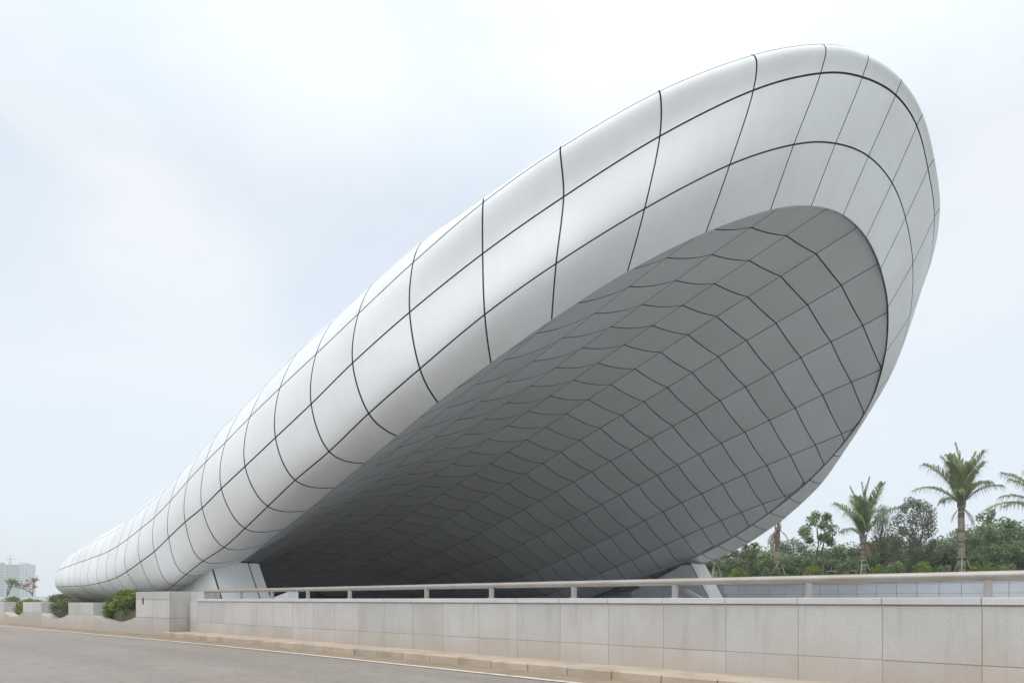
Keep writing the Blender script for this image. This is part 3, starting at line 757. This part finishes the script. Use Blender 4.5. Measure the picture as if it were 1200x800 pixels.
prev = 3.2
for a0, a1 in BLK:
    base_piece(prev, a0, 0.27); base_piece(a0, a1, 0)
    mid = (a0 + a1) / 2
    box_p(a0, mid - 0.004, 0.0, 0.62, 0.695, 1.27, "stone_block"); box_p(mid + 0.004, a1, 0.0, 0.62, 0.695, 1.27, "stone_block")
    prev = a1
base_piece(prev, prev + 30, 0)
sb = MB(); sb.box(-47, -3.25, 0.45, 2.2, 0.1, 0.40); sb.build("soil", M_SOIL, pw)

# ------------------------------------------------------------------ far retaining wall
fw = thing("retaining_wall", "long low blue-grey panelled retaining wall on the far side of the tunnel road", "wall")
c = MB(); c.box(-56, 24, 49.74, 49.94, EYE - 9, EYE + 1.04); obj("core", c.mesh("core", M_BLACK), fw)
pu = MB().bevbox(-1.188, -0.012, 0, 0.05, 0.0, 0.66, 0.005).mesh("wall_panel", M_FARWALL)
pd = MB().bevbox(-1.188, -0.012, 0, 0.05, -2.2, -0.012, 0.005).mesh("wall_panel", M_FARWALL)
for j in range(-30, 35):
    u = 14.69 + 1.2 * j
    obj("wall_panel", pu, fw, W(u, 49.70, 0.40)); obj("wall_panel", pd, fw, W(u, 49.70, 0.40))
for j in range(-10, 20):
    MB().bevbox(-(14.69 + 2.4 * j + 2.395), -(14.69 + 2.4 * j + 0.005), 49.66, 50.0, EYE + 1.065, EYE + 1.12, 0.006).build("coping_slab", M_COPE, fw)

# ------------------------------------------------------------------ vegetation
def leaf_mesh(name, pts, size, mat, rng, up=0.35, elong=1.7):
    """one mesh of leaf-shaped faces (bent diamonds) at the given points"""
    n_ = len(pts)
    P = np.array(pts)
    d = rng.normal(size=(n_, 3)); d[:, 2] = d[:, 2] * 0.6 - 0.15; d /= np.linalg.norm(d, axis=1, keepdims=True)
    nn = rng.normal(size=(n_, 3)); nn[:, 2] = np.abs(nn[:, 2]) + up
    s = np.cross(d, nn); s /= np.linalg.norm(s, axis=1, keepdims=True) + 1e-9
    nn = np.cross(s, d)
    L = size * rng.uniform(0.6, 1.35, n_)[:, None]
    w = L / elong * 0.5
    v0, v2 = P - d * L * 0.5, P + d * L * 0.5 - nn * L * 0.12
    v1, v3 = P + s * w + nn * L * 0.08, P - s * w + nn * L * 0.08
    V = np.stack([v0, v1, v2, v3], 1).reshape(-1, 3)
    me = bpy.data.meshes.new(name)
    me.vertices.add(4 * n_); me.vertices.foreach_set("co", V.ravel())
    me.loops.add(6 * n_); me.polygons.add(2 * n_)
    b = np.arange(n_)[:, None] * 4
    idx_ = np.concatenate([b + 0, b + 1, b + 3, b + 1, b + 2, b + 3], 1)
    me.loops.foreach_set("vertex_index", idx_.ravel())
    me.polygons.foreach_set("loop_start", np.arange(0, 6 * n_, 3))
    me.materials.append(mat); me.update(calc_edges=True); me.validate()
    return me

def clump_points(rng, clumps, per, hollow=0.12):
    out = []
    for (c, r_) in clumps:
        r_ = np.array(r_) if hasattr(r_, '__len__') else np.array((r_, r_, r_ * 0.8))
        q = rng.normal(size=(per, 3)); q /= np.linalg.norm(q, axis=1, keepdims=True)
        rad = (hollow + (1.08 - hollow) * rng.random(per) ** 0.6)[:, None]
        out.append(np.array(c) + q * rad * r_)
    return np.concatenate(out)

def limb(mb, a, b, r0, r1, rng, wob=0.08, n_=5, sides=6):
    a, b = np.array(a, float), np.array(b, float); L = np.linalg.norm(b - a)
    pts = [a + (b - a) * i / n_ + (rng.normal(size=3) * wob * L * 0.5 if 0 < i < n_ else 0) for i in range(n_ + 1)]
    mb.tube([tuple(p) for p in pts], [r0 + (r1 - r0) * i / n_ for i in range(n_ + 1)], sides)

class TreeKind:
    """trunk and crown meshes of one tree form, height 1 unit = 1 m at scale 1"""
    def __init__(self, seed, h, spread, crown_from, n_clump, per, leaf_size, mat, clump_r, trunk_r, stems=1, shape='round', elong=1.7):
        rng = np.random.default_rng(seed); mb = MB(); clumps = []
        base = [(0, 0, -0.3)]
        for i in range(n_clump):
            f = rng.random(); z = h * (crown_from + (1 - crown_from) * (i + rng.random()) / n_clump * 0.97)
            rel = (z / h - crown_from) / (1 - crown_from)
            prof = {'round': math.sin(math.pi * min(max(0.12 + 0.8 * rel, 0), 1)), 'cone': 1.02 - rel * 0.9, 'bush': math.sqrt(max(0.02, 1 - (rel * 0.95)**2)), 'top': 0.5 + 0.5 * rel}[shape]
            ang = i * 2.4 + rng.random(); rr = spread * prof * math.sqrt(rng.uniform(0.15, 1.0))
            c = (rr * math.cos(ang), rr * math.sin(ang), z)
            clumps.append((c, clump_r * rng.uniform(0.65, 1.25)))
        for s in range(stems):
            a0 = s * 2.1; o = 0.0 if stems == 1 else 0.12 * h ** 0.5
            top = (0.10 * spread * math.cos(a0) * stems, 0.10 * spread * math.sin(a0) * stems, h * 0.86)
            limb(mb, (o * math.cos(a0), o * math.sin(a0), -0.3), top, trunk_r, trunk_r * 0.25, rng, 0.05, 7, 7)
            self_pts = [(np.array((o * math.cos(a0), o * math.sin(a0), -0.3)), np.array(top))]
        for c, r_ in clumps:
            zb = max(0.15 * h, c[2] - 0.28 * h * rng.uniform(0.5, 1))
            f = zb / (h * 0.86)
            limb(mb, (0.05 * c[0], 0.05 * c[1], zb), c, trunk_r * (0.55 - 0.35 * min(f, 1)), trunk_r * 0.08, rng, 0.10, 4, 5)
        self.trunk = mb.mesh("trunk", M_BARK, True)
        self.crown = leaf_mesh("crown", clump_points(rng, clumps, per), leaf_size, mat, rng, elong=elong)
        self.h, self.spread = h, spread
    def put(self, name, label, loc, scale=(1, 1, 1), rz=0.0, group=None, cat="tree", crown_name="crown"):
        t_ = thing(name, label, cat, loc, rz, group); t_.scale = scale
        obj("trunk" if cat == "tree" else "stem", self.trunk, t_); obj(crown_name, self.crown, t_)
        return t_

K_FORK = TreeKind(1, 5.6, 1.6, 0.60, 12, 200, 0.20, M_LEAF[0], 0.48, 0.11, stems=2, shape='round')
K_CASU = TreeKind(2, 7.0, 1.7, 0.15, 34, 170, 0.20, M_LEAF[2], 0.60, 0.13, shape='cone', elong=4.5)
K_LEAFY = TreeKind(3, 7.0, 2.3, 0.15, 46, 230, 0.16, M_LEAF[2], 0.62, 0.10, stems=3, shape='round')
K_MASS = [TreeKind(10 + i, 5.0, 2.6, 0.05, 30, 200, 0.24, M_LEAF[m_], 0.85, 0.13, shape='bush') for i, m_ in enumerate((1, 0, 1, 4))]
K_FEATHER = TreeKind(20, 5.2, 1.9, 0.10, 34, 190, 0.26, M_LEAF[2], 0.62, 0.10, shape='bush', elong=4.0)
K_SLIM = TreeKind(21, 5.0, 0.8, 0.62, 8, 110, 0.18, M_LEAF[0], 0.40, 0.09, shape='round')
K_SHRUB = [TreeKind(30 + i, 1.7, 1.2, 0.05, 16, 150, 0.17, M_LEAF[m_], 0.42, 0.05, stems=3, shape='bush') for i, m_ in enumerate((3, 0))]

GZ = 0.72
def at_px(x, v): return uv_on_v(x, v)
def depth_at(x, v): return v / (SN + CS * (x - 600) / 800)
def put_px(kind, name, label, x, y_top, v, width_px, rz, group=None, cat="tree", gz=GZ):
    u = at_px(x, v); Z = depth_at(x, v)
    h = (702 - y_top) / 800 * Z - gz; w = width_px / 800 * Z / 2
    sx = w / (kind.spread * 1.12)
    return kind.put(name, label, W(u, v, gz), (sx, sx, h / (kind.h * 1.05)), rz, group, cat)

put_px(K_FORK, "forked_tree", "small forked tree with rounded leafy heads between two palms, open sky behind it", 961, 597, 60, 50, 0.4)
put_px(K_CASU, "casuarina_tree", "tall feathery grey-green tree just right of the middle palm", 1033, 588, 64, 46, 1.0)
put_px(K_LEAFY, "slender_leafy_tree", "tall airy small-leaved tree between the middle palm and the tallest palm", 1073, 580, 62, 60, 2.0)
put_px(K_SLIM, "young_tree", "thin young tree close to the canopy's far lower edge", 877, 628, 59, 26, 0.3)
put_px(K_FEATHER, "feathery_tree", "feathery green tree low behind the forked tree's left side", 928, 630, 78, 66, 0.8)
put_px(K_SLIM, "young_tree", "thin tall treetop rising above the dark woods at the right", 1157, 592, 72, 26, 1.2)
put_px(K_MASS[0], "broadleaf_tree", "dark dense tree right behind the tallest palm's trunk", 1146, 614, 66, 70, 0.5)
put_px(K_MASS[2], "broadleaf_tree", "big dark dense tree at the right edge of the woods", 1190, 604, 68, 84, 1.7)
rng = random.Random(11)
mass = [(838, 654, 68, 60), (862, 645, 74, 60), (893, 641, 80, 64), (958, 645, 82, 64), (988, 640, 74, 56), (905, 650, 66, 56), (940, 652, 65, 54), (972, 655, 63, 46),
        (1012, 636, 76, 62), (1048, 628, 72, 64), (1100, 634, 76, 62), (1125, 640, 64, 56), (1085, 650, 64, 54), (1040, 652, 65, 50), (1165, 640, 63, 60), (1205, 634, 64, 64),
        (1010, 652, 63, 44), (1145, 652, 62, 46), (1122, 622, 84, 54), (1235, 612, 70, 84), (1178, 618, 82, 80), (870, 655, 63, 46), (1068, 640, 80, 60)]
ORD = ("first second third fourth fifth sixth seventh eighth ninth tenth eleventh twelfth thirteenth fourteenth fifteenth sixteenth "
       "seventeenth eighteenth nineteenth twentieth twenty-first twenty-second twenty-third twenty-fourth").split()
mass.sort()
for i, (x, yt, v, w) in enumerate(mass):
    put_px(K_MASS[(i * 3 + i // 4) % 4], "woodland_tree", "low bushy tree in the woods behind the far wall, %s from the left" % ORD[i], x, yt - 2, v, w * 1.25, rng.uniform(0, 6), "woodland trees behind the far wall")
for i, (x, yt, w) in enumerate(sorted(((988, 660, 22), (1050, 657, 26), (1085, 659, 24), (905, 664, 22), (1028, 662, 20), (952, 664, 24), (1150, 659, 26), (1105, 661, 22), (1180, 660, 24), (865, 666, 20)))):
    put_px(K_SHRUB[i % 2], "low_shrub", ("low %s shrub under the trees above the far wall, %s from left" % (("yellow-green", "mid-green")[i % 2], ORD[i])), x, yt, 56.5, w * 1.2, rng.uniform(0, 6), "low shrubs along the far wall", "shrub")

# banana plant: a few broad arching leaves
bp = thing("banana_plant", "banana plant with broad bright leaves left of the middle palm's trunk", "plant", W(at_px(986, 57.5), 57.5, GZ))
MB().tube([(0, 0, -0.1), (0.02, 0, 0.6), (0, 0.02, 1.2)], [0.12, 0.10, 0.06], 7).build("stem", M_LEAF[3], bp, True)
for i in range(6):
    a = i * 1.05 + 0.3; m = MB(); L = 1.5
    for s in range(7):
        f = s / 6; r0 = L * f * 0.75; z = 1.1 + L * (f - 0.75 * f * f); w = 0.26 * math.sin(math.pi * min(1, 0.1 + 0.9 * f)) + 0.02
        c_, s_ = math.cos(a), math.sin(a)
        m.v += [(r0 * c_ - w * s_, r0 * s_ + w * c_, z - 0.06), (r0 * c_, r0 * s_, z), (r0 * c_ + w * s_, r0 * s_ - w * c_, z - 0.06)]
        if s:
            b = 3 * s; m.f += [(b-3, b, b+1, b-2), (b-2, b+1, b+2, b-1)]
    m.build("leaf", M_LEAF[3], bp, True)

# palms
def frond_mesh(seed, L, e0, bend, mat=None, n_leaf=34, llen=0.75, droop=0.85):
    rng_ = random.Random(seed); m = MB(); pts = []; p = Vector((0, 0, 0)); n_ = 14
    for i in range(n_ + 1):
        pts.append(p.copy()); e = e0 - bend * (i / n_)**1.4
        p = p + Vector((math.cos(e), 0, math.sin(e))) * (L / n_)
    m.tube([tuple(q) for q in pts], [0.035 * (1 - 0.85 * i / n_) + 0.004 for i in range(n_ + 1)], 4)
    for i in range(n_leaf):
        f = 0.14 + 0.85 * i / n_leaf; q = f * n_; a = int(min(q, n_ - 1)); o = pts[a].lerp(pts[a+1], q - a)
        d = (pts[a+1] - pts[a]).normalized(); nrm = Vector((-d.z, 0, d.x))
        ll = llen * (0.45 + 0.75 * math.sin(math.pi * min(1, f * 0.93 + 0.05))) * rng_.uniform(0.85, 1.12)
        for s in (-1, 1):
            dr = (d * rng_.uniform(0.75, 1.0) + Vector((0, s, 0)) * rng_.uniform(0.65, 0.9) + nrm * rng_.uniform(0.05, 0.35)).normalized()
            t1 = o + dr * ll * 0.5; t2 = o + dr * ll * 0.9 - Vector((0, 0, 1)) * ll * droop * rng_.uniform(0.5, 1.1)
            wv = (d * 1.0 - dr * d.dot(dr)).normalized() * 0.024
            b = len(m.v)
            m.v += [tuple(o - wv), tuple(o + wv), tuple(t1 + wv), tuple(t1 - wv), tuple(t2)]
            m.f += [(b, b+1, b+2, b+3), (b+3, b+2, b+4)]
    return m.mesh("frond", mat or M_FROND, False)
FR_UP = [frond_mesh(1, 4.4, 1.53, 0.30, None, 50, 1.05), frond_mesh(2, 4.3, 1.44, 0.55, None, 50, 1.05), frond_mesh(3, 4.0, 1.34, 0.80, None, 48, 1.0), frond_mesh(4, 4.2, 1.22, 1.05, None, 48, 1.0)]
FR_SIDE = [frond_mesh(5, 3.6, 1.05, 1.5, None, 40, .8), frond_mesh(6, 3.2, 0.80, 1.6, None, 40, .8), frond_mesh(7, 4.3, 0.62, 1.25, None, 44, .8)]
FR_DEAD = [frond_mesh(8, 1.6, -0.9, 0.6, M_DEADFROND, 14, 0.5, 0.7)]
def trunk_mesh(seed, h, r0, r1):
    rng_ = random.Random(seed); m = MB(); pts, rad = [], []; n_ = int(h / 0.14)
    lx, ly = rng_.uniform(-0.15, 0.15), rng_.uniform(-0.1, 0.1)
    for i in range(n_ + 1):
        f = i / n_
        pts.append((lx * math.sin(f * 2.2), ly * f, h * f - 0.2 * (1 - f)))
        rad.append((r0 + (r1 - r0) * f) * (1.07 if i % 2 else 0.96) * (1.25 - 0.25 * min(1, f * 8)))
    m.tube(pts, rad, 12)
    return m.mesh("trunk", M_PBARK, True), pts[-1]
def palm(label, x, trunk_top_y, v, ups, sides, deads, seed, r0=0.26, stake=True, az=None):
    u, Z = at_px(x, v), depth_at(x, v); h = (702 - trunk_top_y) / 800 * Z - GZ
    t_ = thing("palm_tree", label, "palm", W(u, v, GZ), 0.0, "young palms in a row beyond the far wall")
    me, top = trunk_mesh(seed, h, r0, r0 * 0.72)
    obj("trunk", me, t_)
    rng_ = random.Random(seed * 7 + 1)
    husk = MB()
    for i in range(9):
        a = i * 0.7; husk.tube([(top[0], top[1], h - 0.45), (top[0] + 0.2 * math.cos(a), top[1] + 0.2 * math.sin(a), h - 0.1), (top[0] + 0.26 * math.cos(a), top[1] + 0.26 * math.sin(a), h + 0.3)], [0.10, 0.07, 0.03], 5)
    husk.build("husk", M_PBARK, t_, True)
    n_ = ups + sides + deads
    for i in range(n_):
        if i < ups: me = FR_UP[i % 4]; tilt = rng_.uniform(-0.16, 0.16)
        elif i < ups + sides: me = FR_SIDE[i % 3]; tilt = rng_.uniform(-0.12, 0.12)
        else: me = FR_DEAD[0]; tilt = rng_.uniform(-0.2, 0.2)
        a = i * 2.399 + rng_.uniform(-0.25, 0.25) if az is None or i >= len(az) else az[i]
        s = rng_.uniform(0.74, 1.12)
        obj("frond", me, t_, (top[0], top[1], h - 0.05), (rng_.uniform(-0.12, 0.12), tilt, a), (s, s * rng_.uniform(0.8, 1.1), s))
    if stake:
        for i in range(3):
            a = 0.6 + i * 2.09
            MB().tube([(1.15 * math.cos(a), 1.15 * math.sin(a), -0.1), (0.22 * math.cos(a), 0.22 * math.sin(a), 2.3)], 0.045, 6).build("stake", M_BAMBOO, t_, True)
        MB().tube([(0, 0, 2.12), (0, 0, 2.28)], r0 * 1.08, 12).build("tie_band", M_STRAP, t_, True)
    return t_
palm("tallest young palm with a full upright green crown, standing clear against the sky", 1128, 592, 58, 20, 5, 3, 3)
palm("middle young palm with a narrow upright crown beside the airy small-leaved tree", 1011, 631, 58, 14, 2, 3, 5)
palm("young palm trunk with dry hanging leaves rising behind the canopy's lower edge", 912, 618, 58, 7, 0, 4, 8, 0.25)
palm("young palm whose short stretch of trunk shows beside the far plinth", 838, 630, 58, 7, 2, 1, 9, 0.24)
CAMR = math.atan2(CS, SN)          # world direction of the picture's right
palm("palm cut by the right edge of the picture, one long frond reaching left", 1224, 602, 58, 8, 6, 1, 12, az=[0.3, 1.2, 2.2, 3.0, 4.0, 5.0, 0.8, 3.6, CAMR + math.pi, CAMR + 2.6, CAMR + 3.7, CAMR + 3.3, CAMR + 1.0, CAMR - 0.5])

# bushes in the planter gaps
def bush(label, a, b, rx, rz_, z, mat, seed, n_leaf=2600, size=0.085):
    r_ = np.random.default_rng(seed)
    t_ = thing("planter_bush", label, "bush", pl_to(a, b, z), PHI)
    cl = []
    for i in range(26):
        th_, ph = r_.uniform(0, 6.28), r_.uniform(0, 1.45)
        cl.append(((rx * 0.86 * math.cos(th_) * math.cos(ph), 0.62 * math.sin(th_) * math.cos(ph), rz_ * (0.25 + 0.68 * math.sin(ph))), (0.34, 0.28, 0.2)))
    mb = MB()
    for c, _ in cl: limb(mb, (c[0] * 0.3, c[1] * 0.3, -0.15), c, 0.018, 0.005, r_, 0.08, 3, 4)
    obj("stems", mb.mesh("stems", M_BARK), t_)
    obj("foliage", leaf_mesh("foliage", clump_points(r_, cl, n_leaf // 26, 0.2), size, mat, r_), t_)
bush("bright yellow-green bush in the planter gap nearest the pier", 5.7, 0.70, 2.3, 1.35, 0.42, M_LEAF[3], 1, 6500, 0.12)
bush("dull olive rounded bush in the second planter gap from the pier", 13.7, 0.70, 1.75, 1.0, 0.42, M_LEAF[4], 2, 4200, 0.09)
bush("small yellow-green bush in the third planter gap from the pier", 20.4, 0.75, 1.1, 0.95, 0.42, M_LEAF[3], 3, 2600, 0.10)
bush("dark olive bush peeking out behind the second planter block", 17.6, 1.35, 1.7, 1.25, 0.40, M_LEAF[4], 4, 3200, 0.09)
bush("low brown-green bush behind the first planter block under the canopy's tail", 9.7, 1.5, 1.2, 1.15, 0.40, M_LEAF[4], 5, 2000, 0.08)
bush("dark olive bush at the left edge of the picture", 25.6, 1.0, 1.6, 1.1, 0.42, M_LEAF[4], 6, 2600, 0.09)

# ------------------------------------------------------------------ far left: low wall, bare trees, hazy towers and crane
lw = thing("boundary_wall", "low white boundary wall behind the planters at the far left", "wall")
m = MB()
p0, p1 = pix(-40, 699, 64), pix(70, 699, 70)
for i in range(12):
    f0, f1 = i / 12, (i + 1) / 12
    a = [p0[j] + (p1[j] - p0[j]) * f0 for j in (0, 1)]; b = [p0[j] + (p1[j] - p0[j]) * f1 for j in (0, 1)]
    d = Vector((b[0] - a[0], b[1] - a[1], 0)).normalized(); nv_ = Vector((-d.y, d.x, 0)) * 0.12
    vs = []
    for z in (-1.2, 0.30):
        for (q, s) in ((a, 1), (b, 1), (b, -1), (a, -1)):
            vs.append(W(q[0] + nv_.x * s - d.x * 0.01 * (1 if q is b else -1), q[1] + nv_.y * s, z))
    obj("wall_panel", fix(mesh("wall_panel", vs, [(0,1,2,3), (4,5,6,7), (0,1,5,4), (1,2,6,5), (2,3,7,6), (3,0,4,7)], M_PLINTH)), lw)

def bare_tree(label, x, depth, h, seed, leafmat, n_leaf, red):
    r_ = np.random.default_rng(seed); u, v, _ = pix(x, 700, depth)
    t_ = thing("bare_tree", label, "tree", W(u, v, -0.5))
    mb = MB(); tips = []
    def grow(p, d, L, r0, lev):
        q = p + d * L
        limb(mb, p, q, r0, r0 * 0.62, r_, 0.05, 3, 5)
        if lev == 0: tips.append(q); tips.append(p + d * L * 0.5); return
        for i in range(3 if lev > 2 else 5):
            nd = d + r_.normal(size=3) * 0.48; nd[2] = abs(nd[2]) * 0.7 + 0.22; nd /= np.linalg.norm(nd)
            grow(q, nd, L * r_.uniform(0.58, 0.82), r0 * 0.58, lev - 1)
    grow(np.array((0, 0, -0.2)), np.array((0, 0, 1.0)), h * 0.32, h * 0.026, 4)
    obj("trunk", mb.mesh("trunk", M_BARK, True), t_)
    tips = np.array(tips); rr = np.random.default_rng(seed + 5)
    sel = tips[rr.integers(0, len(tips), n_leaf)] + rr.normal(size=(n_leaf, 3)) * 0.12
    obj("crown", leaf_mesh("crown", sel, 0.16, leafmat, rr), t_)
    if red:
        k = np.argsort(tips[:, 2] - 0.25 * np.abs(tips[:, 0]))[-260:]
        side = tips[tips[:, 0] < np.percentile(tips[:, 0], 55)]
        sel = side[rr.integers(0, len(side), 130)] + rr.normal(size=(130, 3)) * 0.12
        obj("blossoms", leaf_mesh("blossoms", sel, 0.17, M_RED, rr, elong=1.2), t_)
bare_tree("leafless branching tree with red blossoms on its left side, near the canopy's tail", 38, 84, 4.2, 3, M_BARK, 80, True)
bare_tree("thin leafless tree with a few green leaves at the left edge", 9, 84, 4.0, 8, M_LEAF[3], 260, False)

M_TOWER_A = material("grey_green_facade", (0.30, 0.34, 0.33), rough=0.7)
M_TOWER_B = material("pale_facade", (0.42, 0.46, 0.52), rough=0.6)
M_GLASS = material("dark_window_glass", (0.10, 0.13, 0.16), rough=0.2)
M_STEEL = material("crane_steel", (0.42, 0.42, 0.44), rough=0.6)
def tower(label, x0, x1, y_top, depth, mat, floors, bays):
    u, v, z = pix((x0 + x1) / 2, y_top, depth); w = (x1 - x0) / 800 * depth
    t_ = thing("apartment_tower", label, "building", W(u, v, -0.5), math.pi / 2 - TH)
    h = z + 0.5
    MB().box(-w/2, w/2, 0, 14, -1, h).build("wall", mat, t_)
    MB().box(-w*0.25, w*0.25, 3, 10, h, h + 2.4).build("roof_room", mat, t_)
    fh = h / floors; bw = w / bays
    win = MB().box(-bw * 0.32, bw * 0.32, -0.12, 0.05, -fh * 0.25, fh * 0.25).mesh("window", M_GLASS)
    for i in range(1, floors):
        for j in range(bays):
            obj("window", win, t_, (-w/2 + bw * (j + 0.5), 0, fh * (i + 0.5)))
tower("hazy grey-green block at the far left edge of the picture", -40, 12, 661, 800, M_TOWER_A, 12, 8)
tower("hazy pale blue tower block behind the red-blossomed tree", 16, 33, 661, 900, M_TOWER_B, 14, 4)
ct = thing("tower_crane", "tiny hazy tower crane over the far left buildings", "crane", W(*pix(12, 700, 620)[:2], -0.5), math.pi / 2 - TH)
m = MB(); H_ = (702 - 654) / 800 * 620
for sx in (-0.7, 0.7):
    for sy in (-0.7, 0.7): m.tube([(sx, sy, -1), (sx, sy, H_)], 0.14, 4)
for i in range(int(H_ / 1.8)):
    z = i * 1.8; s = 1 if i % 2 else -1
    m.tube([(-0.7 * s, -0.7, z), (0.7 * s, -0.7, z + 1.8)], 0.09, 4)
m.build("mast", M_STEEL, ct)
MB().tube([(0, 0, H_ - 0.5), (0, 0, H_ + 4.2)], [0.5, 0.12], 5).build("tower_head", M_STEEL, ct)
m = MB(); m.tube([(-5, 0, H_), (6.5, 0, H_)], 0.3, 4); m.tube([(-5, 0, H_), (0, 0, H_ + 4), (6.5, 0, H_)], 0.1, 4); m.build("jib", M_STEEL, ct)
# small white house glimpsed through the trees
u, v, z = pix(1108, 637, 92)
hs = thing("white_house", "corner of a white flat-roofed house glimpsed between the treetops at the right", "building", W(u, v, GZ), math.pi / 2 - TH)
MB().box(-1.6, 1.6, 0, 6, -0.5, z - GZ).build("wall", M_PLINTH, hs)
MB().box(-1.9, 1.9, -0.3, 6.3, z - GZ, z - GZ + 0.35).build("roof", M_COPE, hs)
MB().box(-0.5, 0.5, -0.05, 0.1, z - GZ - 1.6, z - GZ - 0.5).build("window", M_GLASS, hs)

# ------------------------------------------------------------------ humid air over the whole place
hz = MB().box(-1150, 1150, -1150, 1150, EYE - 11, 62).build("haze", None)
tag(hz, "thin pale humid haze over the whole place", kind='stuff')
mh = bpy.data.materials.new("humid_air"); mh.use_nodes = True
n_ = mh.node_tree.nodes; n_.remove(n_["Principled BSDF"])
pv = n_.new("ShaderNodeVolumePrincipled")
pv.inputs["Color"].default_value = (0.97, 0.985, 1.0, 1); pv.inputs["Density"].default_value = 0.00075; pv.inputs["Anisotropy"].default_value = 0.2
mh.node_tree.links.new(pv.outputs[0], n_["Material Output"].inputs["Volume"])
hz.data.materials.append(mh)
